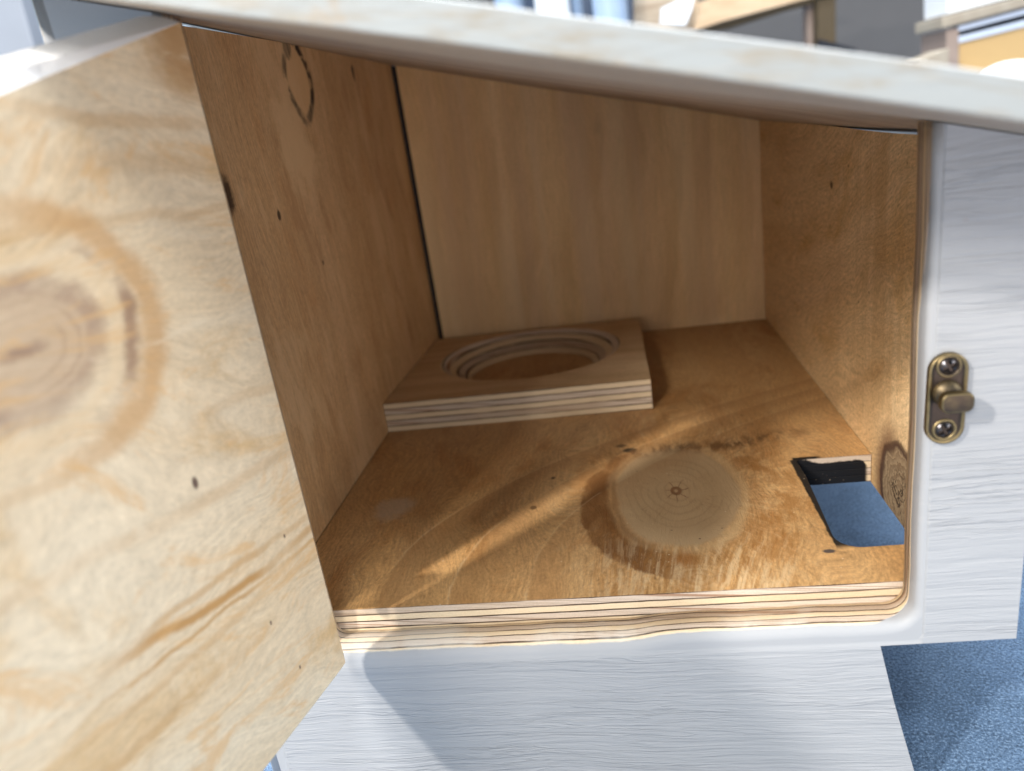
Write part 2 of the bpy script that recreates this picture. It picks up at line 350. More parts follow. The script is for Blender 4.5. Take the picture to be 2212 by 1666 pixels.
def mat_door():
    g = G('pine_door_face'); s, z = g.x, g.z      # door local: x = distance from the hinge, z = working z
    cols = ((0.827, 0.755, 0.605), (0.788, 0.673, 0.493), (0.627, 0.469, 0.28), (0.684, 0.49, 0.258))
    # grain bends: almost level at the top, steep towards the free edge at the bottom
    a = s
    c = z - s * 0.13 + g.noise(g.vec(s, z, 61.0), 4.0, 2, 0.5) * 0.05
    kdx = (s - 0.335) / 0.10; kdz = (z + 0.137) / 0.085
    kr2 = kdx * kdx + kdz * kdz
    c = c + kdz * (kr2 * -0.30).exp() * 0.10
    col, h, w = wood(g, a, c, cols, knots=[], ring_f=4.0, ring_amp=0.35, wob=0.14, seed=44.0, stain=0.95, flecks=0.0, fine=(12, 110), fib=0.9)
    n = g.noise(g.vec(s, z, 2.0), 10.0, 4, 0.6) - 0.5
    # purplish heart and outer dark crescent of the knot
    ds = (s - 0.335) / 0.085; dz = (z + 0.137) / 0.066
    d = (ds * ds + dz * dz).sqrt() + n * 0.55 + (g.noise(g.vec(s, z, 9.0), 26.0, 3, 0.6) - 0.5) * 0.22
    col = g.mix(d.ss(1.0, 0.85) * 0.55, col, (0.50, 0.37, 0.27))
    brk = g.noise(g.vec(s, z, 33.0), 9.0, 3, 0.55)
    col = g.mix((d - 1.0).abs().ss(0.26, 0.02) * brk.ss(0.30, 0.62) * 0.62, col, (0.30, 0.19, 0.15))
    col = g.mix((d - 0.72).abs().ss(0.06, 0.01) * brk.ss(0.45, 0.6) * 0.35, col, (0.38, 0.26, 0.19))
    col = g.mix((d - 0.48).abs().ss(0.06, 0.01) * brk.ss(0.45, 0.6) * 0.30, col, (0.38, 0.26, 0.19))
    col, _ = spot(g, col, s, z, 0.335, -0.140, 0.022, 0.007, (0.24, 0.14, 0.11), 0.6, 0.6, 1.1, nscale=34)
    arc = (d - 1.62 + (brk - 0.5) * 0.3).abs().ss(0.22, 0.02) * s.ss(0.30, 0.24) * brk.ss(0.34, 0.62)
    col = g.mix(arc * 0.75, col, (0.27, 0.15, 0.10))
    col = g.mix((d - 1.95).abs().ss(0.32, 0.05) * s.ss(0.40, 0.24) * 0.6, col, (0.56, 0.32, 0.12))
    col = g.mix((d - 1.35).abs().ss(0.16, 0.03) * 0.5, col, (0.80, 0.66, 0.46))
    # amber streaks lower down
    c2 = z - s * 0.10 + n * 0.022
    for c0, wd, am in ((-0.528, 0.010, 0.95), (-0.545, 0.005, 0.7), (-0.505, 0.008, 0.5), (-0.575, 0.008, 0.35), (-0.62, 0.010, 0.35), (-0.40, 0.014, 0.3), (-0.30, 0.012, 0.25), (0.0, 0.020, 0.3), (0.05, 0.012, 0.35), (-0.06, 0.010, 0.3)):
        m = (c2 - c0 + (g.noise(g.vec(a, 0.0, c0 * 10), 4.0, 2) - 0.5) * 0.05).abs().ss(wd, wd * 0.2)
        col = g.mix(m * am * g.noise(g.vec(a, c0, 4.0), 5.0, 2).ss(0.3, 0.6), col, (0.55, 0.33, 0.13))
    # amber glue bleed at the top hinge corner
    col, _ = spot(g, col, s, z, 0.0, 0.145, 0.060, 0.060, (0.45, 0.24, 0.07), 0.75, 0.5, 0.6, nscale=12)
    bl = g.noise(g.vec(a * 1.6, c * 4.5, 71.0), 3.5, 6, 0.68, 0.9)
    col = g.mix(bl.ss(0.52, 0.66) * 0.60, col, (0.76, 0.50, 0.24))
    col = g.mix(bl.ss(0.44, 0.34) * 0.45, col, (0.90, 0.82, 0.66))
    for (a0, b0, r) in ((0.184, -0.356, 0.0055), (0.06, -0.505, 0.0022), (0.13, -0.60, 0.0022), (0.10, -0.70, 0.0022)):
        col, _ = spot(g, col, s, z, a0, b0, r * 0.8, r * 1.4, (0.09, 0.05, 0.05), 0.9, 0.4, 0.3, nscale=40)
    col = g.mix(1.0, col, (0.92, 0.845, 0.75), 'MULTIPLY')
    return g.out(col, 0.60, h, 0.0005, 0.5, spec=0.25)

def paint_nodes(g, x, z, seed=0.0, ridge=1.0):
    """white brushed paint over weather ridged grain running along x"""
    wv = (g.noise(g.vec(x, z, seed), 2.2, 3, 0.5) - 0.5) * 0.06
    zz = z + wv + (g.noise(g.vec(x * 1.2, z * 6.0, seed + 2), 5.0, 2, 0.5) - 0.5) * 0.008
    r1 = g.noise(g.vec(x * 4.0, zz * 75.0, seed), 1.0, 3, 0.6, 0.5)
    r2 = g.noise(g.vec(x * 9.0, zz * 150.0, seed + 4), 1.0, 3, 0.6, 0.5)
    r3 = g.noise(g.vec(x * 5.0, zz * 30.0, seed + 8), 1.0, 2, 0.5)
    msk = g.noise(g.vec(x * 1.5, zz * 9.0, seed + 6), 1.0, 2).ss(0.35, 0.62)
    sharp = (r1 - 0.5).abs().ss(0.055, 0.0)
    hgt = r1 * 0.46 + r2 * 0.26 + r3 * 0.34 + sharp * msk * 0.16
    crack = (g.noise(g.vec(x * 2.5, zz * 40.0, seed + 12), 1.0, 2, 0.5, 0.3) - 0.5).abs().ss(0.010, 0.0) * msk
    hgt = hgt - crack * 0.06
    specks = g.voro(g.vec(x, z, seed), 9.0).ss(0.05, 0.02) * g.noise(g.vec(x, z, 2.0), 3.0, 1).ss(0.5, 0.6)
    base = g.noise(g.vec(x, z, seed + 1), 3.0, 4, 0.6)
    col = g.mix(base, (0.355, 0.362, 0.375), (0.335, 0.34, 0.35))
    col = g.mix(crack * 0.12, col, (0.45, 0.42, 0.40))
    col = g.mix(specks * 0.4, col, (0.35, 0.32, 0.30))
    return col, hgt * ridge

PT0, PT1 = 1.0, 1.055
def mat_front():
    g = G('white_painted_plywood'); x, y, z = g.x, g.y, g.z - OFF
    col, h = paint_nodes(g, x, z, 3.0)
    # smooth paint on the rounded-over rim of the opening and on the panel ends
    d1 = z + 0.815; smooth = d1.ss(-0.010, 0.004) * x.ss(0.40, 0.392)
    sm2 = x.ss(0.402, 0.394) * (z + 0.80).ss(-0.01, 0.0)
    sm = (smooth + sm2 + x.ss(-0.665, -0.672)).min(1.0)
    h = h * (1.0 - sm * 0.93)
    # bare layers inside the opening
    n = (g.noise(g.vec(x * 1.5, z * 1.5, 5.0), 8.0, 5, 0.7) - 0.5)
    ec, eh = plywood_edge(g, x + z, y, PT0, PT1 + 0.006, 5, 6.0, 1.15, 1.0)
    pb = (x + z * 0.25 + 0.195).ss(0.325, 0.395) * (0.002 + (z + n * 0.10).ss(-0.14, -0.34) * 0.020)
    bare = (y - pb + n * 0.006).ss(1.0065, 1.0095)
    dust = (g.noise(g.vec(x, z * 1.0, 9.0), 90.0, 2, 0.8) - 0.5)
    bare = (bare + dust * 0.0)
    wash = g.noise(g.vec(x, y, 3.0), 7.0, 4, 0.65).ss(0.42, 0.66) * x.ss(0.34, 0.2)
    ec = g.mix(wash * 0.45, ec, (0.76, 0.73, 0.66))
    col = g.mix(bare, col, ec)
    return g.out(col, 0.48, h * 1.0 + bare * eh * 0.3, 0.0015, 0.72, spec=0.22)

def mat_edge(name, axis_l, axis_t, t0, t1, layers=5, seed=0.0, tone=1.0, gap=0.6, soot=False):
    g = G(name); P = {'x': g.x, 'y': g.y, 'z': g.z}
    col, h = plywood_edge(g, P[axis_l], P[axis_t], t0, t1, layers, seed, tone, gap)
    if soot:
        n = g.noise(g.vec(g.x, g.z, 2.0), 34.0, 4, 0.7) - 0.5
        lim = (g.x - 0.46).ss(0.0, 0.02) * 0.02
        m = (g.z - OFF + 0.7464 + 0.002 + (g.x - 0.35).ss(0.0, 0.03) * 0.009 + lim + n * 0.018).ss(0.002, -0.002)
        m = (m + (g.x + n * 0.03).ss(0.355, 0.345)).min(1.0)
        m = m * g.x.ss(0.476, 0.468)
        fl = g.voro(g.vec(g.x, g.z, 0.0), 120.0).ss(0.16, 0.08) * g.noise(g.vec(g.x, g.z, 5), 20.0, 2).ss(0.52, 0.6)
        col = g.mix(m * (1.0 - fl * 0.6), col, (0.006, 0.006, 0.007))
    return g.out(col, 0.6, h, 0.0005, 0.8, spec=0.25)

def mat_plain(name, col, rough=0.6, var=0.15, scale=6.0, bump=0.0, metal=0.0, spec=0.35, ns=60.0):
    g = G(name)
    n = g.noise(g.vec(g.x, g.y, g.z), scale, 4, 0.6)
    c = g.scale(g.mix(0.0, col, col), (n - 0.5) * 2 * var + 1.0)
    b = g.noise(g.vec(g.x, g.y, g.z), ns, 3, 0.6) if bump else None
    return g.out(c, rough, b, bump or 0.001, 0.6, metal=metal, spec=spec)

def mat_roof():
    g = G('whitewashed_roof_edge'); x, z = g.x, g.z - OFF
    n = g.noise(g.vec(x * 1.6 + z * 1.5, z * 7.0 + x * 1.5, 1.0), 9.0, 6, 0.72, 0.4)
    n2 = g.noise(g.vec(x * 2, z * 14, 5.0), 6.0, 3, 0.6)
    col = g.mix(n.ss(0.44, 0.72) * 0.8, (0.262, 0.278, 0.278), (0.22, 0.18, 0.125))
    col = g.mix(n2.ss(0.55, 0.8) * 0.3, col, (0.36, 0.30, 0.23))
    col = g.mix(g.noise(g.vec(x, z, 9), 11.0, 4, 0.7).ss(0.58, 0.68) * 0.45, col, (0.27, 0.20, 0.13))
    return g.out(col, 0.55, n2, 0.0006, 0.5, spec=0.3)

def mat_under():
    g = G('bare_roof_underside'); x, y = g.x, g.y
    cols = ((0.50, 0.43, 0.34), (0.44, 0.36, 0.28), (0.34, 0.27, 0.20), (0.44, 0.33, 0.23))
    col, h, w = wood(g, x + y * 0.2, y, cols, ring_f=9.0, ring_amp=0.3, wob=0.06, seed=52.0, stain=0.25, flecks=0.1, fine=(6, 160))
    scr = g.noise(g.vec(x * 5, y * 120, 3.0), 1.0, 2, 0.6).ss(0.66, 0.72) * g.noise(g.vec(x * 3, y * 6, 3.0), 1.0, 2).ss(0.55, 0.65)
    col = g.mix(scr * 0.6, col, (0.62, 0.55, 0.46))
    return g.out(col, 0.62, h, 0.0004, 0.5, spec=0.25)

def mat_plate():
    g = G('pine_board_face'); x, y = g.x, g.y
    cols = ((0.65, 0.475, 0.287), (0.562, 0.388, 0.218), (0.413, 0.25, 0.132), (0.5, 0.312, 0.161))
    col, h, w = wood(g, x + y * 0.12, y, cols, ring_f=11.0, ring_amp=0.45, wob=0.05, seed=61.0, stain=0.2, flecks=0.1, fine=(6, 170))
    return g.out(col, 0.6, h, 0.0003, 0.5, spec=0.25)

def mat_table():
    g = G('slate_blue_work_mat'); x, y = g.x, g.y
    big = g.noise(g.vec(x, y, 1.0), 3.2, 4, 0.6)
    mid = g.noise(g.vec(x, y, 2.0), 22.0, 4, 0.7)
    fine = g.noise(g.vec(x, y, 3.0), 190.0, 4, 0.8)
    col = g.mix(big.ss(0.3, 0.7), (0.082, 0.138, 0.225), (0.125, 0.20, 0.32))
    col = g.scale(col, (mid - 0.5) * 0.9 + 1.0)
    col = g.mix(fine.ss(0.52, 0.62) * 0.60, col, (0.30, 0.42, 0.58))
    col = g.mix(fine.ss(0.49, 0.38) * 0.75, col, (0.02, 0.035, 0.06))
    return g.out(col, 0.55, fine * 0.7 + mid * 0.3, 0.0006, 0.8, spec=0.4)

M = {
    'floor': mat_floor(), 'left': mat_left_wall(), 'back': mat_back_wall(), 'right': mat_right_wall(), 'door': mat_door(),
    'front': mat_front(), 'roof': mat_roof(), 'under': mat_under(), 'plate': mat_plate(), 'table': mat_table(),
    'floor_edge': mat_edge('floor_plywood_edge', 'x', 'z', -0.7464 + OFF - 0.052, -0.7464 + OFF, 4, 1.0, 1.08, 1.0),
    'cut_edge': mat_edge('cutout_plywood_edge', 'x', 'z', -0.8084 + OFF, -0.7464 + OFF, 4, 3.0, 1.0, 0.5, soot=True),
    'wall_edge': mat_edge('wall_plywood_edge', 'z', 'x', 0.482, 0.537, 5, 4.0, 1.0, 0.6),
    'plate_edge': mat_edge('board_plywood_edge', 'x', 'z', -0.7464 + OFF, -0.664 + OFF, 5, 12.3, 1.0, 1.0),
    'black': mat_plain('black_paint', (0.008, 0.008, 0.009), 0.5, 0.3, 20),
    'white': mat_plain('white_paint', (0.76, 0.76, 0.75), 0.5, 0.05, 5),
    'door_rim': mat_plain('painted_door_rim', (0.84, 0.85, 0.86), 0.5, 0.06, 9, 0.0004),
}

def mat_brass():
    g = G('antique_brass')
    geo = g.nt.nodes.new('ShaderNodeNewGeometry'); pt = E(g.nt, geo.outputs['Pointiness'])
    n = g.noise(g.vec(g.x, g.y, g.z), 60.0, 4, 0.65)
    m = (pt + (n - 0.5) * 0.04).ss(0.515, 0.57)
    col = g.mix(m, (0.055, 0.043, 0.036), (0.34, 0.26, 0.13))
    col = g.mix(n.ss(0.55, 0.75) * 0.3, col, (0.12, 0.09, 0.055))
    return g.out(col, n * 0.25 + 0.33, n, 0.0001, 0.5, metal=0.95)
M['brass'] = mat_brass()
M['brass_edge'] = mat_plain('worn_brass_edge', (0.21, 0.16, 0.082), 0.42, 0.6, 50, metal=0.95)
M['steel'] = mat_plain('dark_screw', (0.10, 0.095, 0.10), 0.28, 0.3, 50, metal=0.95)

# ------------------------------------------------------------------ object helpers
def link(name, bm, mats, parent=None, smooth=False):
    me = bpy.data.meshes.new(name); bmesh.ops.recalc_face_normals(bm, faces=bm.faces)
    bm.to_mesh(me); bm.free()
    for m in (mats if isinstance(mats, (list, tuple)) else [mats]): me.materials.append(m)
    if smooth:
        for p in me.polygons: p.use_smooth = True
    o = bpy.data.objects.new(name, me); scn.collection.objects.link(o)
    if parent is not None: o.parent = parent
    return o
def thing(name, label, cat, loc=(0, 0, 0), rotz=0.0, group=None):
    o = bpy.data.objects.new(name, None); scn.collection.objects.link(o)
    o.location = loc; o.rotation_euler = (0, 0, rotz); o.empty_display_size = 0.02
    o['label'] = label; o['category'] = cat
    if group: o['group'] = group
    return o
def solid(bm, pts_a, pts_b, mi=None):
    """closed prism between two matching loops, slots (side, a, b)"""
    mi = mi or (0, 0, 0)
    A = [bm.verts.new(p) for p in pts_a]; B = [bm.verts.new(p) for p in pts_b]
    n = len(A); out = []
    for i in range(n):
        f = bm.faces.new((A[i], A[(i + 1) % n], B[(i + 1) % n], B[i])); f.material_index = mi[0]; out.append(f)
    f = bm.faces.new(A[::-1]); f.material_index = mi[1]; out.append(f)
    f = bm.faces.new(B); f.material_index = mi[2]; out.append(f)
    return out
def L(x, y, z): return Vector((x * U, y * U, (z + OFF) * U))
def smooth(t): t = max(0, min(1, t)); return t * t * (3 - 2 * t)
def roofz(x, y=1.04):
    # a thin sheet that has bowed a little
    return (0.033 - 0.294 * x + 0.0055 * smooth((x + 0.2) / 0.4) + 0.0072 * smooth((x - 0.1) / 0.25) * math.exp(-((y - 1.1) / 0.35) ** 2)
            - 0.007 * smooth((-0.1 - x) / 0.35) * smooth((1.0 - y) / 0.3))

# ------------------------------------------------------------------ the box
box = thing('wooden_box', 'white painted plywood box with sloping roof, lined in bare pine, its front door swung open', 'box')
XL, XR, YB, ZF = -0.657, 0.482, 2.582, -0.7464
FT = 0.062

# floor board, with the rectangular cut-out at its right front
bm = bmesh.new()
hx0, hy0, hy1, r = 0.327, 1.156, 1.4977, 0.040
notch = [(XR, hy1), (hx0 + 0.010, hy1)]
notch += [(hx0 + 0.004, hy1 - 0.006), (hx0 + 0.006, 1.42), (hx0 + 0.001, 1.30)]
for k in range(6):
    a = math.pi + k / 5 * math.pi / 2
    notch.append((hx0 - 0.004 + r + r * math.cos(a), hy0 + r + r * math.sin(a)))
notch.append((XR, hy0 + 0.002))
path = [(XL + 0.003, 1.0565), (XR - 0.0015, 1.0565)] + [(min(a_, XR - 0.0015), b_) for a_, b_ in notch[::-1]] + [(XR - 0.0015, YB - 0.003), (XL + 0.003, YB - 0.003)]
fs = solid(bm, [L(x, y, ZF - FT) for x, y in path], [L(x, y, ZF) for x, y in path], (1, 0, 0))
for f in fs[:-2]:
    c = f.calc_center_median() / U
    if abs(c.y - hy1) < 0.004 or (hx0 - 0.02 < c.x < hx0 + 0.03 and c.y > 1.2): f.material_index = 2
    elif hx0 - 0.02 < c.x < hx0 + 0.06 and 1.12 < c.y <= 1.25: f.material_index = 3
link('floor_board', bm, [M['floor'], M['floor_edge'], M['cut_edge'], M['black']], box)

def wall_x(name, xi, xo, y0, y1, zb, gap, face, step=14, side=None):
    """upright wall whose faces are at x = xi (inside) and xo; top follows the roof, gap(y) below it"""
    bm = bmesh.new()
    ys = [y0 + (y1 - y0) * k / step for k in range(step + 1)]
    def loop(x): return [L(x, y0, zb), L(x, y1, zb)] + [L(x, y, roofz(x, y) - gap(y)) for y in ys[::-1]]
    fs = solid(bm, loop(xi), loop(xo), (1, 0, 2))
    return link(name, bm, [face, side or M['wall_edge'], M['white']], box)
def smooth(t): t = max(0, min(1, t)); return t * t * (3 - 2 * t)
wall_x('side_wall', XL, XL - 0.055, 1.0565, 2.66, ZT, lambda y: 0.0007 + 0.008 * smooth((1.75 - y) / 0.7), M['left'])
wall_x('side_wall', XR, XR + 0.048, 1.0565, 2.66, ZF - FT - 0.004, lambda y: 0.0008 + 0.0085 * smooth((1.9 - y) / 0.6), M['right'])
# back wall and an added black strip that keeps its open corner gap dark
bm = bmesh.new()
xb0, xb1 = XL + 0.018, XR - 0.001
loop = [(xb0, ZT), (xb1, ZT)] + [(xb1 + (xb0 - xb1) * k / 24, roofz(xb1 + (xb0 - xb1) * k / 24, 2.6) - 0.0006) for k in range(25)]
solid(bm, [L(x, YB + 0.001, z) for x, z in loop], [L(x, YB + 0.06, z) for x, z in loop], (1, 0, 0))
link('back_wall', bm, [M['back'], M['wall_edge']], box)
bm = bmesh.new()
loop = [(XL + 0.0005, ZF), (xb0 - 0.0005, ZF), (xb0 - 0.0005, roofz(xb0, 3) - 0.004), (XL + 0.0005, roofz(XL, 3) - 0.004)]
solid(bm, [L(x, YB + 0.012, z) for x, z in loop], [L(x, YB + 0.055, z) for x, z in loop])
link('seam_gap_strip', bm, M['black'], box)

# front panel ----------------------------------------------------
bm = bmesh.new()
ZS = -0.786; OX0, OX1 = -0.537, 0.388
def rr(x, z):           # round-over radius along the opening
    if z > ZS + 0.05: return 0.009
    k = smooth((x + 0.06) / 0.10)
    base = 0.028 + (0.019 - 0.028) * k
    return base * (1 - smooth((x - 0.33) / 0.06)) + 0.012 * smooth((x - 0.33) / 0.06)
def sillz(x): return ZS - 0.003 + 0.007 * smooth((x + 0.06) / 0.12) + 0.0006 * math.sin(x * 31) + 0.0004 * math.sin(x * 77 + 1)
op = []
op.append((OX0, roofz(OX0) - 0.002))
for k in range(1, 8): op.append((OX0, roofz(OX0) + (ZS + 0.02 - roofz(OX0)) * k / 8))
rc = 0.018
for k in range(5):
    a = math.pi + k / 4 * math.pi / 2
    op.append((OX0 + rc + rc * math.cos(a), sillz(OX0) + rc + rc * math.sin(a)))
N = 60
for k in range(1, N): 
    x = OX0 + rc + (OX1 - OX0 - 2 * rc - 0.012) * k / N
    op.append((x, sillz(x)))
rc2 = 0.030
for k in range(7):
    a = -math.pi / 2 + k / 6 * math.pi / 2
    op.append((OX1 - rc2 + rc2 * math.cos(a), sillz(OX1) + rc2 + rc2 * math.sin(a)))
for k in range(1, 16):
    z = sillz(OX1) + rc2 + (roofz(OX1) - 0.002 - sillz(OX1) - rc2) * k / 15
    op.append((OX1 + 0.0008 * math.sin(z * 23), z))
n = len(op)
nor = []
for i in range(n):
    a = op[max(0, i - 1)]; b = op[min(n - 1, i + 1)]
    tx, tz = b[0] - a[0], b[1] - a[1]; l = math.hypot(tx, tz)
    nor.append((tz / l, -tx / l))           # points out of the opening into the wood
nor[0] = (-1, 0); nor[-1] = (1, 0)
rows = []
for q in range(8):
    row = []
    for (x, z), (nx, nz) in zip(op, nor):
        R_ = rr(x, z)
        if q == 0: y, off = PT1, 0
        else:
            a = (q - 1) / 6 * math.pi / 2
            y = PT0 + R_ - R_ * math.sin(a); off = R_ * (1 - math.cos(a))
        dz = 0.0
        xx = x + nx * off; zz = z + nz * off
        if abs(nx) == 1 and nz == 0 and (x, z) in (op[0], op[-1]): zz = roofz(xx) - 0.002
        row.append(bm.verts.new(L(xx, y, zz)))
    rows.append(row)
for q in range(7):
    for i in range(n - 1):
        f = bm.faces.new((rows[q][i], rows[q][i + 1], rows[q + 1][i + 1], rows[q + 1][i])); f.smooth = True
# outer outline of the panel
xl, xr = -0.715, 0.528
rl = 0.030
lowr = [(0.528, -0.8165), (0.3386, -0.8205), (0.347, -0.862), (0.360, -0.925), (0.3765, -0.995), (0.3945, -1.0685), (0.406, ZT)]
outl = lowr + [(xl + rl, ZT)]
topl = (xl + rl, roofz(xl + rl) - 0.002)
front = [bm.verts.new(L(x, PT0, z)) for x, z in outl]
tl = bm.verts.new(L(topl[0], PT0, topl[1])); tr = bm.verts.new(L(xr, PT0, roofz(xr) - 0.002))
loopf = rows[7] + [tr] + front + [tl]
bm.faces.new(loopf)
back = [bm.verts.new(L(x, PT1, z)) for x, z in outl[:-1]] + [bm.verts.new(L(xl, PT1, ZT))]
tlb = bm.verts.new(L(xl, PT1, roofz(xl) - 0.002)); trb = bm.verts.new(L(xr, PT1, roofz(xr) - 0.002))
bm.faces.new(([*rows[0], trb] + back + [tlb])[::-1])
# left rounded end
arc_b, arc_t = [front[-1]], [tl]
for k in range(1, 7):
    a = k / 6 * math.pi / 2
    x = xl + rl - rl * math.sin(a); y = PT0 + rl - rl * math.cos(a)
    arc_b.append(bm.verts.new(L(x, y, ZT))); arc_t.append(bm.verts.new(L(x, y, roofz(x) - 0.002)))
arc_b.append(back[-1]); arc_t.append(tlb)
for k in range(len(arc_b) - 1):
    f = bm.faces.new((arc_b[k], arc_t[k], arc_t[k + 1], arc_b[k + 1])); f.smooth = k < 6
bm.faces.new(arc_b + [back[-2], front[-2]]) if False else None
ring_f = [tr] + front[:-1]; ring_b = [trb] + back[:-1]
for i in range(len(ring_f) - 1):
    bm.faces.new((ring_f[i], ring_b[i], ring_b[i + 1], ring_f[i + 1]))
bm.faces.new([ring_f[-1], ring_b[-1]] + arc_b[::-1])
bm.faces.new([rows[q][0] for q in range(8)] + arc_t)
bm.faces.new([rows[q][-1] for q in range(8)][::-1] + [trb, tr][::1])
link('front_panel', bm, [M['front']], box)

# roof -----------------------------------------------------------
bm = bmesh.new()
rx0, rx1, ry0, ry1, rt = -0.765, 0.64, 0.69, 2.80, 0.034
nx_, ny_ = 48, 40
def grid(z_off, flip):
    vs = [[bm.verts.new(L(rx0 + (rx1 - rx0) * i / nx_, ry0 + (ry1 - ry0) * j / ny_, roofz(rx0 + (rx1 - rx0) * i / nx_, ry0 + (ry1 - ry0) * j / ny_) + z_off)) for i in range(nx_ + 1)] for j in range(ny_ + 1)]
    return vs
lo = grid(0, 0); hi = grid(rt, 1)
for j in range(ny_):
    for i in range(nx_):
        f = bm.faces.new((lo[j][i], lo[j + 1][i], lo[j + 1][i + 1], lo[j][i + 1])); f.material_index = 1
        f = bm.faces.new((hi[j][i], hi[j][i + 1], hi[j + 1][i + 1], hi[j + 1][i])); f.material_index = 2
for i in range(nx_):
    bm.faces.new((lo[0][i], lo[0][i + 1], hi[0][i + 1], hi[0][i]))
    bm.faces.new((lo[-1][i + 1], lo[-1][i], hi[-1][i], hi[-1][i + 1]))
for j in range(ny_):
    bm.faces.new((lo[j + 1][0], lo[j][0], hi[j][0], hi[j + 1][0]))
    bm.faces.new((lo[j][-1], lo[j + 1][-1], hi[j + 1][-1], hi[j][-1]))
roof = link('roof_panel', bm, [M['roof'], M['under'], M['white']], box)
bv = roof.modifiers.new('bevel', 'BEVEL'); bv.width = 0.0005; bv.segments = 2; bv.limit_method = 'ANGLE'; bv.angle_limit = 1.0

# door: a board hinged on the left of the opening ------------------
door_t = 0.042; dw = 0.885
bm = bmesh.new()
prof = [(0.0, -0.774), (0.03, -0.7755), (dw, -0.776), (dw, 0.167 - 0.294 * dw), (0.0, 0.167)]
prof2 = prof[:3] + [(dw, 0.187 - 0.25 * dw), (0.0, 0.185)]
fs = solid(bm, [Vector((s * U, 0, z * U)) for s, z in prof], [Vector((s * U, -door_t * U, z * U)) for s, z in prof2], (1, 0, 1))
door = link('door', bm, [M['door'], M['door_rim']], box)
ang = math.atan2(-0.975, -0.222)
door.location = L(-0.4866, 0.9550, 0)
door.rotation_euler = (0, 0, ang)
wt = door.data.attributes.new('bevel_weight_edge', 'FLOAT', 'EDGE')
for e in door.data.edges:                     # the outer hinge-side arris is rounded over like the rest of the box
    a_, b_ = (door.data.vertices[i].co for i in e.vertices)
    wt.data[e.index].value = 1.0 if (a_.y < -0.001 and b_.y < -0.001 and abs(a_.x) < 1e-5 and abs(b_.x) < 1e-5) else 0.0
bv0 = door.modifiers.new('round_over', 'BEVEL'); bv0.width = 0.030 * U; bv0.segments = 6; bv0.limit_method = 'WEIGHT'
bv = door.modifiers.new('bevel', 'BEVEL'); bv.width = 0.0005; bv.segments = 2; bv.limit_method = 'ANGLE'; bv.angle_limit = 0.9
# two small butt hinges behind the door edge
for zh in (-0.62, 0.02):
    bm = bmesh.new()
    bmesh.ops.create_cone(bm, cap_ends=True, segments=16, radius1=0.009 * U, radius2=0.009 * U, depth=0.11 * U,
                          matrix=Matrix.Translation(L(-0.512, 0.985, zh)))
    solid(bm, [L(-0.512, 0.9975, zh - 0.05), L(-0.575, 0.9975, zh - 0.05), L(-0.575, 0.9975, zh + 0.05), L(-0.512, 0.9975, zh + 0.05)],
          [L(-0.512, 0.9935, zh - 0.05), L(-0.575, 0.9935, zh - 0.05), L(-0.575, 0.9935, zh + 0.05), L(-0.512, 0.9935, zh + 0.05)])
    link('hinge', bm, M['brass'], box)

# latch ------------------------------------------------------------
LC = (0.4125, 1.0, -0.4236)
def stadium(w, h, seg=14):
    p = []
    for k in range(seg + 1):
        a = k / seg * math.pi; p.append((w * math.cos(a), h - w + w * math.sin(a)))
    for k in range(seg + 1):
        a = math.pi + k / seg * math.pi; p.append((w * math.cos(a), -(h - w) + w * math.sin(a)))
    return p
bm = bmesh.new()
levels = [(0.0245, 0.0645, -0.0002), (0.0245, 0.0645, 0.0060), (0.0239, 0.0639, 0.0074), (0.0222, 0.0622, 0.0076), (0.0200, 0.0600, 0.0058), (0.015, 0.055, 0.0056)]
prev = None
tl_ = math.radians(-1.0)
for li, (w, h, d) in enumerate(levels):
    ring = []
    for (a, b) in stadium(w, h):
        x = a * math.cos(tl_) - b * math.sin(tl_); z = a * math.sin(tl_) + b * math.cos(tl_)
        ring.append(bm.verts.new(L(LC[0] + x, LC[1] - d, LC[2] + z)))
    if prev:
        for i in range(len(ring)):
            f = bm.faces.new((prev[i], prev[(i + 1) % len(ring)], ring[(i + 1) % len(ring)], ring[i])); f.material_index = 1 if li in (1, 2, 3, 4) else 0; f.smooth = True
    else: bm.faces.new(ring)
    prev = ring
bm.faces.new(prev)
latch = link('latch_plate', bm, [M['brass'], M['brass_edge']], box)
latch['label'] = 'antique brass turn latch plate screwed beside the opening'
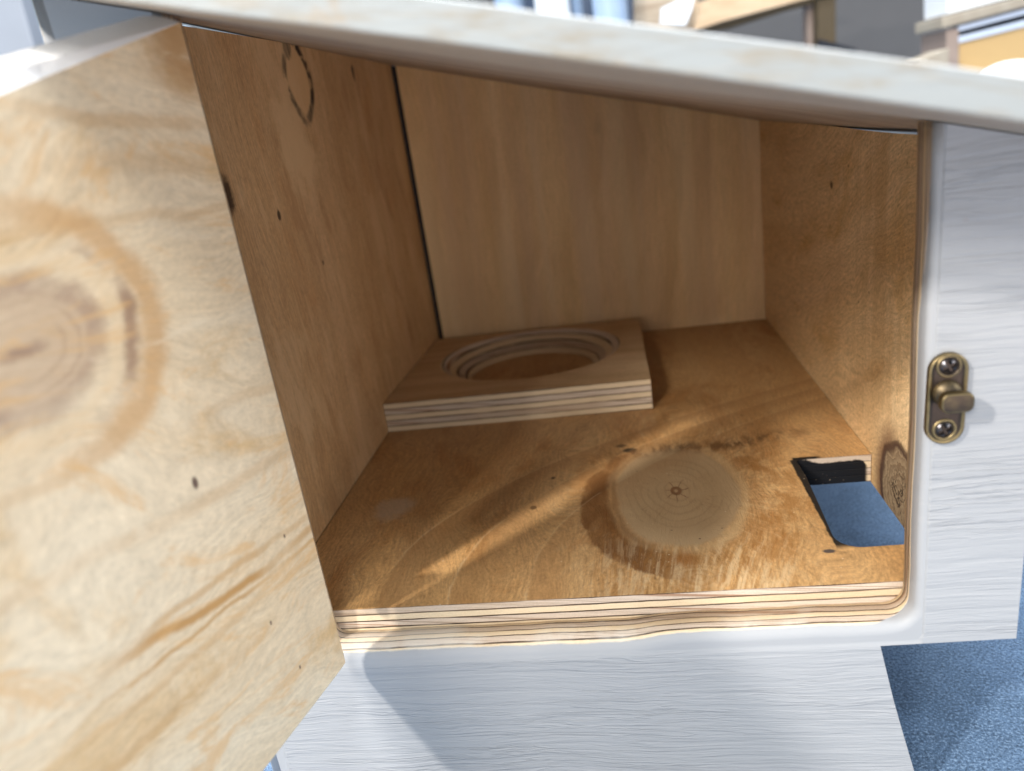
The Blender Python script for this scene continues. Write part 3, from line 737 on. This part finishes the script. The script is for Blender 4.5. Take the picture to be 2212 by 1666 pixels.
for sz in (-0.044, 0.046):
    bm = bmesh.new()
    c = L(LC[0] + (0.001 if sz > 0 else -0.001), LC[1] - 0.0052, LC[2] + sz)
    # domed head with a cross recess: polar grid
    rs = [0.0, 0.2, 0.4, 0.6, 0.78, 0.92, 1.0]; seg = 32; R0 = 0.0112
    rings = []
    for r_ in rs:
        ring = []
        for k in range(seg):
            a = 2 * math.pi * k / seg
            px, pz = R0 * r_ * math.cos(a), R0 * r_ * math.sin(a)
            ca, sa = math.cos(0.5), math.sin(0.5)
            u, v = px * ca + pz * sa, -px * sa + pz * ca
            dep = 0.0060 * (1 - r_ ** 2.4)
            if (abs(u) < 0.0022 and abs(v) < 0.0068) or (abs(v) < 0.0022 and abs(u) < 0.0068): dep -= 0.0062
            ring.append(bm.verts.new(c + Vector((px, -dep, pz)) * U))
            if r_ == 0.0: break
        rings.append(ring)
    for k in range(seg): bm.faces.new((rings[0][0], rings[1][k], rings[1][(k + 1) % seg]))
    for q in range(1, len(rs) - 1):
        for k in range(seg): bm.faces.new((rings[q][k], rings[q + 1][k], rings[q + 1][(k + 1) % seg], rings[q][(k + 1) % seg]))
    link('screw', bm, M['steel'], latch)
    # raised collar round the countersink
    bm = bmesh.new()
    for k in range(28):
        a = 2 * math.pi * k / 28; a2 = 2 * math.pi * (k + 1) / 28
        for m_ in range(6):
            b0, b1 = m_ / 6 * math.pi, (m_ + 1) / 6 * math.pi
            def P(a, b):
                rr_ = 0.0138 + 0.0024 * math.cos(b)
                return c + Vector((rr_ * math.cos(a), -0.0022 * math.sin(b), rr_ * math.sin(a))) * U
            f = bm.faces.new([bm.verts.new(P(a, b0)), bm.verts.new(P(a2, b0)), bm.verts.new(P(a2, b1)), bm.verts.new(P(a, b1))]); f.smooth = True
    bmesh.ops.remove_doubles(bm, verts=bm.verts, dist=1e-6)
    link('collar', bm, M['brass_edge' if sz < 0 else 'brass'], latch)
# boss: swelling in the plate that carries the turning tongue
bm = bmesh.new()
bmesh.ops.create_uvsphere(bm, u_segments=24, v_segments=14, radius=1.0,
    matrix=Matrix.Translation(L(LC[0] + 0.0, LC[1] - 0.005, LC[2] + 0.009)) @ Matrix.Diagonal((0.0185 * U, 0.013 * U, 0.019 * U, 1)))
link('boss', bm, M['brass'], latch, True)
bm = bmesh.new()
bmesh.ops.create_cone(bm, cap_ends=True, segments=24, radius1=0.0125 * U, radius2=0.0105 * U, depth=0.018 * U,
    matrix=Matrix.Translation(L(LC[0] + 0.001, LC[1] - 0.012, LC[2] + 0.002)) @ Matrix.Rotation(math.radians(90), 4, 'X'))
link('spindle', bm, M['brass'], latch, True)
bm = bmesh.new()
bmesh.ops.create_cube(bm, size=1.0, matrix=Matrix.Translation(L(LC[0] + 0.0035, LC[1] - 0.026, LC[2] + 0.004)) @ Matrix.Rotation(math.radians(1), 4, 'Y') @ Matrix.Diagonal((0.040 * U, 0.013 * U, 0.027 * U, 1)))
bmesh.ops.bevel(bm, geom=[e for e in bm.edges if abs((e.verts[0].co - e.verts[1].co).normalized().y) > 0.9], offset=0.0095 * U, segments=6, affect='EDGES', profile=0.5)
for f in bm.faces: f.material_index = 1 if abs(f.normal.y) < 0.5 else 0
bmesh.ops.bevel(bm, geom=[e for e in bm.edges if len(e.link_faces) == 2 and e.calc_face_angle(0) > 1.2], offset=0.0022 * U, segments=3, affect='EDGES', profile=0.5, material=1)
link('turn_knob', bm, [M['brass'], M['brass_edge']], latch, True)

# ------------------------------------------------------------------ square board with the round recess
board = thing('holed_board', 'small square plywood board with a stepped round hole, lying in the back left corner', 'board')
bm = bmesh.new()
bx0, bx1, by0, by1 = -0.655, 0.057, 1.853, 2.545
def btop(x, y): return -0.664 - 0.024 * (y - by0) / (by1 - by0) + 0.004 * (0.0 if x > -0.2 else 1.0) * 0
cx, cy = -0.292, 2.245
SEG = 96
steps = [(0.284, 0.0), (0.276, -0.006), (0.268, -0.014), (0.258, -0.0165), (0.262, -0.022), (0.248, -0.028), (0.238, -0.0295), (0.241, -0.036), (0.228, -0.041), (0.216, -0.043), (0.218, -0.050), (0.204, -0.056), (0.198, -0.0815)]
rings = []
for (R_, dz) in steps:
    ring = []
    for k in range(SEG):
        a = 2 * math.pi * k / SEG
        x = cx + R_ * math.cos(a) * 0.985; y = cy + R_ * math.sin(a) * 0.985
        z = max(btop(x, y) + dz, ZF + 0.0008)
        ring.append(bm.verts.new(L(x, y, z)))
    rings.append(ring)
for q in range(len(rings) - 1):
    for k in range(SEG):
        f = bm.faces.new((rings[q][k], rings[q][(k + 1) % SEG], rings[q + 1][(k + 1) % SEG], rings[q + 1][k]))
        f.material_index = 1
cor = [(bx0, by0), (bx1, by0), (bx1, by1), (bx0, by1)]
# outer square ring matched to the circle
sq = []
for k in range(SEG):
    a = 2 * math.pi * k / SEG
    dx, dy = math.cos(a), math.sin(a)
    tx = ((bx1 if dx > 0 else bx0) - cx) / dx if abs(dx) > 1e-9 else 1e9
    ty = ((by1 if dy > 0 else by0) - cy) / dy if abs(dy) > 1e-9 else 1e9
    t = min(tx, ty); sq.append([cx + dx * t, cy + dy * t])
for (ax, ay) in cor:
    j = min(range(SEG), key=lambda i: (sq[i][0] - ax) ** 2 + (sq[i][1] - ay) ** 2); sq[j] = [ax, ay]
top = [bm.verts.new(L(x, y, btop(x, y))) for x, y in sq]
bot = [bm.verts.new(L(x, y, ZF + 0.0005)) for x, y in sq]
for k in range(SEG):
    j = (k + 1) % SEG
    bm.faces.new((rings[0][k], top[k], top[j], rings[0][j]))
    f = bm.faces.new((top[k], bot[k], bot[j], top[j])); f.material_index = 1
    bm.faces.new((rings[-1][k], rings[-1][j], bot[j], bot[k]))
bo = link('board', bm, [M['plate'], M['plate_edge']], board)

# ------------------------------------------------------------------ table
bm = bmesh.new()
solid(bm, [L(x, y, ZT - 0.0005) for x, y in ((-4.5, -0.4), (7.5, -0.4), (7.5, 8.99), (-4.5, 8.99))], [L(x, y, ZT - 0.15) for x, y in ((-4.5, -0.4), (7.5, -0.4), (7.5, 8.99), (-4.5, 8.99))])
tb = link('tabletop', bm, M['table']); tb['kind'] = 'structure'

# ------------------------------------------------------------------ background, far out of focus
def ray(px, py):
    v = Rw @ Vector((px - 1106, py - 833, 1639.73)); return v
def at(px, py, Y): v = ray(px, py); v = v * (Y / v.y); return W(*v)
def slab(name, pts, Y, thick, mat, parent=None):
    """solid piece whose near face is the outline at distance Y, with real thickness away from the viewer"""
    bm = bmesh.new()
    a = [at(x, y, Y) for x, y in pts]
    solid(bm, a, [p + Vector((0, thick, 0)) for p in a])
    return link(name, bm, mat, parent)

def ground_px(px, py, Y):
    """point straight below at(px, py, Y) on the tabletop"""
    p = at(px, py, Y); p.z = 0.0005; return p
def board(name, P, thick, mat, parent=None, bevel=0.0):
    bm = bmesh.new(); solid(bm, P, [p + Vector((0, thick, 0)) for p in P])
    o = link(name, bm, mat, parent)
    if bevel:
        b = o.modifiers.new('bevel', 'BEVEL'); b.width = bevel; b.segments = 3
    return o
def bgmat_wood(name, a, b, fx, fz):
    g = G(name)
    n = g.noise(g.vec(g.x * fx, g.y, g.z * fz), 1.0, 4, 0.6)
    n2 = g.noise(g.vec(g.x * fx * 4, g.y, g.z * fz * 4), 1.0, 3, 0.6)
    return g.out(g.mix((n * 0.6 + n2 * 0.4).ss(0.35, 0.65), a, b), 0.55)
BM = {
    'wall': mat_plain('taupe_wall_paint', (0.115, 0.108, 0.106), 0.8, 0.28, 0.55),
    'bench': bgmat_wood('worn_bench_wood', (0.52, 0.42, 0.31), (0.34, 0.25, 0.17), 1.0, 9.0),
    'bench_edge': bgmat_wood('sawn_bench_edge', (0.68, 0.50, 0.32), (0.55, 0.37, 0.22), 2.0, 6.0),
    'leg': mat_plain('olive_brown_stain', (0.12, 0.085, 0.045), 0.6, 0.3, 3),
    'dark': mat_plain('dark_rubber', (0.02, 0.022, 0.03), 0.6, 0.2, 3),
    'paper': mat_plain('white_paper', (0.80, 0.83, 0.86), 0.6, 0.05, 5),
    'shelf': bgmat_wood('greige_shelf_board', (0.42, 0.36, 0.28), (0.34, 0.28, 0.21), 3.0, 3.0),
    'post': mat_plain('pinkish_post_board', (0.36, 0.27, 0.22), 0.6, 0.12, 3),
    'metal': mat_plain('pale_metal_strip', (0.62, 0.68, 0.80), 0.4, 0.1, 4),
    'orange': mat_plain('honey_panel', (0.62, 0.40, 0.17), 0.5, 0.12, 2.0),
    'blue': mat_plain('blue_grey_plastic', (0.33, 0.42, 0.55), 0.45, 0.15, 2.0),
    'navy': mat_plain('navy_plastic', (0.05, 0.07, 0.11), 0.45, 0.3, 2.0),
    'whitep': mat_plain('glossy_white_plastic', (0.80, 0.81, 0.82), 0.35, 0.04, 2.0),
}
bm = bmesh.new(); solid(bm, [L(-4.5, 9.0, ZT), L(7.5, 9.0, ZT), L(7.5, 9.0, 4.0), L(-4.5, 9.0, 4.0)], [L(-4.5, 9.4, ZT), L(7.5, 9.4, ZT), L(7.5, 9.4, 4.0), L(-4.5, 9.4, 4.0)])
o = link('wall', bm, BM['wall']); o['kind'] = 'structure'

def bottle(name, px0, px1, Y, label, mat, capmat, ztop=1.6, cat='container'):
    a = at(px0, 20, Y); b = at(px1, 20, Y); R_ = (b.x - a.x) / 2; c = (a + b) / 2
    t = thing(name, label, cat, (c.x, c.y, 0.0005), 0, 'containers standing behind the box')
    H_ = (ztop - ZT) * U
    bm = bmesh.new(); prof = [(0, 0), (R_ * 0.95, 0), (R_, 0.01), (R_, H_ * 0.8), (R_ * 0.9, H_ * 0.86), (R_ * 0.45, H_ * 0.93), (R_ * 0.42, H_), (0, H_)]
    lathe(bm, prof); link('body', bm, mat, t, True)
    bm = bmesh.new(); lathe(bm, [(0, H_ + 0.0005), (R_ * 0.5, H_ + 0.0005), (R_ * 0.5, H_ + 0.03), (0, H_ + 0.03)]); link('cap', bm, capmat, t)
def lathe(bm, prof, seg=32):
    rings = []
    for r_, z in prof:
        rings.append([bm.verts.new((r_ * math.cos(2 * math.pi * k / seg), r_ * math.sin(2 * math.pi * k / seg), z)) for k in range(seg if r_ > 0 else 1)])
    for A, B in zip(rings, rings[1:]):
        for k in range(seg):
            j = (k + 1) % seg
            if len(A) == 1: bm.faces.new((A[0], B[j], B[k]))
            elif len(B) == 1: bm.faces.new((A[k], A[j], B[0]))
            else: bm.faces.new((A[k], A[j], B[j], B[k]))
bottle('container', 1156, 1232, 6.2, 'bright white container behind the roof edge, second from the left in its row', BM['whitep'], BM['blue'])
bottle('container', 1238, 1259, 6.6, 'slim grey blue container between the white one and the broad one', BM['blue'], BM['whitep'])
bottle('container', 1280, 1356, 6.2, 'broad blue grey container next to the wooden bench', BM['blue'], BM['navy'])
bottle('container', 1070, 1133, 6.8, 'dull grey container at the left end of its row', BM['blue'], BM['whitep'])
# dark board standing behind the containers
P = [at(1045, -220, 7.6), at(1372, -220, 7.6)]; P = [ground_px(1045, 0, 7.6), ground_px(1372, 0, 7.6), P[1], P[0]]
o = board('dark_crate', P, 0.10, BM['navy']); o['label'] = 'dark navy crate standing behind the row of containers'; o['category'] = 'crate'

# bench with a tag lying on it
Y = 6.6
bench = thing('wooden_bench', 'blurred wooden bench with tan front edge and a brown leg against the taupe wall', 'bench', ground_px(1700, 0, Y))
def kid(o, par):
    o.parent = par; o.location = -par.location; return o
kid(board('bench_top', [at(1372, 75, Y), at(1505, 75, Y), at(1506, -12, Y), at(1700, -90, Y), at(1372, -90, Y)], 0.10, BM['bench']), bench)
kid(board('front_edge', [at(1500, 66, Y - 0.12), at(1560, 46, Y - 0.12), at(1672, 16, Y - 0.12), at(1830, -26, Y - 0.12), at(1830, -90, Y - 0.12), at(1700, -60, Y - 0.12), at(1500, 8, Y - 0.12)], 0.025, BM['bench_edge']), bench)
kid(board('apron', [at(1508, 72, Y + 0.1), at(1580, 60, Y + 0.1), at(1700, 22, Y + 0.1), at(1840, -14, Y + 0.1), at(1840, -60, Y + 0.1), at(1508, 20, Y + 0.1)], 0.03, BM['leg']), bench)
a = at(1765, -60, Y); b = at(1806, -60, Y)
kid(board('leg', [ground_px(1765, 0, Y), ground_px(1806, 0, Y), b, a], 0.03, BM['leg'], None, 0.002), bench)
a = at(1740, -60, Y - 0.1); b = at(1766, -60, Y - 0.1)
kid(board('leg', [ground_px(1742, 0, Y + 0.14), ground_px(1764, 0, Y + 0.14), at(1764, -60, Y + 0.14), at(1742, -60, Y + 0.14)], 0.03, BM['post'], None, 0.002), bench)
o = board('foot_pad', [at(1770, 85, Y - 0.05), at(1850, 105, Y - 0.05), ground_px(1850, 0, Y - 0.05), ground_px(1770, 0, Y - 0.05)], 0.05, BM['dark']); o.name = 'rubber_block'; o['label'] = 'small black block at the foot of the brown bench leg'; o['category'] = 'block'
bm = bmesh.new(); pts = [at(x, y, Y - 0.3) for x, y in ((1427, 52), (1480, 55), (1494, 22), (1500, -6), (1462, 2), (1429, 18))]
solid(bm, pts, [p + Vector((0, 0.012, 0)) for p in pts]); o = link('paper_tag', bm, BM['paper']); o['label'] = 'white paper tag lying against the end of the wooden bench'; o['category'] = 'paper'

# cabinet on the right
Y = 5.6
cab = thing('shelf_cabinet', 'blurred cabinet with greige rail, pale metal strips and a honey coloured panel at the right', 'cabinet', ground_px(2130, 0, Y))
kid(board('top_rail', [at(2036, 62, Y - .05), at(2300, -8, Y - .05), at(2300, -30, Y - .05), at(2036, 36, Y - .05)], 0.10, BM['shelf'], None, 0.002), cab)
kid(board('post', [ground_px(2066, 0, Y), ground_px(2094, 0, Y), at(2072, 60, Y), at(2044, 66, Y)], 0.09, BM['post'], None, 0.001), cab)
kid(board('metal_strip', [at(2070, 68, Y), at(2300, 8, Y), at(2300, -2, Y), at(2070, 58, Y)], 0.02, BM['metal']), cab)
kid(board('recess', [at(2070, 100, Y + .2), at(2300, 40, Y + .2), at(2300, -4, Y + .2), at(2070, 56, Y + .2)], 0.02, BM['dark']), cab)
kid(board('metal_strip', [at(2071, 93, Y), at(2300, 36, Y), at(2300, 22, Y), at(2071, 79, Y)], 0.02, BM['metal']), cab)
kid(board('front_board', [ground_px(2082, 0, Y + .03), ground_px(2310, 0, Y + .03), at(2310, 33, Y + .03), at(2072, 93, Y + .03)], 0.05, BM['orange']), cab)
o = board('white_box', [at(2046, 30, Y), at(2300, -36, Y), at(2300, -120, Y), at(2046, -120, Y)], 0.08, BM['whitep']); o['label'] = 'bright white box lying on top of the cabinet rail'; o['category'] = 'box'
o = board('wood_offcut', [ground_px(1984, 0, 5.3), ground_px(2052, 0, 5.3), at(2052, 104, 5.3), at(2040, 106, 5.3), at(1984, 130, 5.3)], 0.05, BM['shelf'], None, 0.002); o['label'] = 'pale wood offcut leaning beside the cabinet post'; o['category'] = 'offcut'
# white bowl turned upside down, right behind the roof edge
c = at(2180, 200, 4.0); t = thing('white_bowl', 'glossy white upturned bowl showing behind the right end of the roof', 'bowl', (c.x, c.y, 0.0005))
a = at(2118, 170, 4.0); R_ = c.x - a.x; Ht = at(2180, 132, 4.0).z
bm = bmesh.new(); prof = [(0, 0), (R_, 0)] + [(R_, Ht * 0.9)] + [(R_ * math.cos(k / 8 * math.pi / 2), Ht - R_ * 0.5 + R_ * 0.5 * math.sin(k / 8 * math.pi / 2)) for k in range(1, 8)] + [(0, Ht)]
prof[2] = (R_, Ht - R_ * 0.5)
lathe(bm, prof); link('bowl', bm, BM['whitep'], t, True)
# white post at the far left
Y = 5.5
P = [ground_px(-60, 0, Y), ground_px(62, 150, Y), at(28, -60, Y), at(-60, -60, Y)]
o = board('white_post', P, 0.03, mat_plain('dull_white_paint', (0.34, 0.35, 0.38), 0.6, 0.1, 2.0), None, 0.003); o['label'] = 'tall white painted post at the far left, out of focus'; o['category'] = 'post'
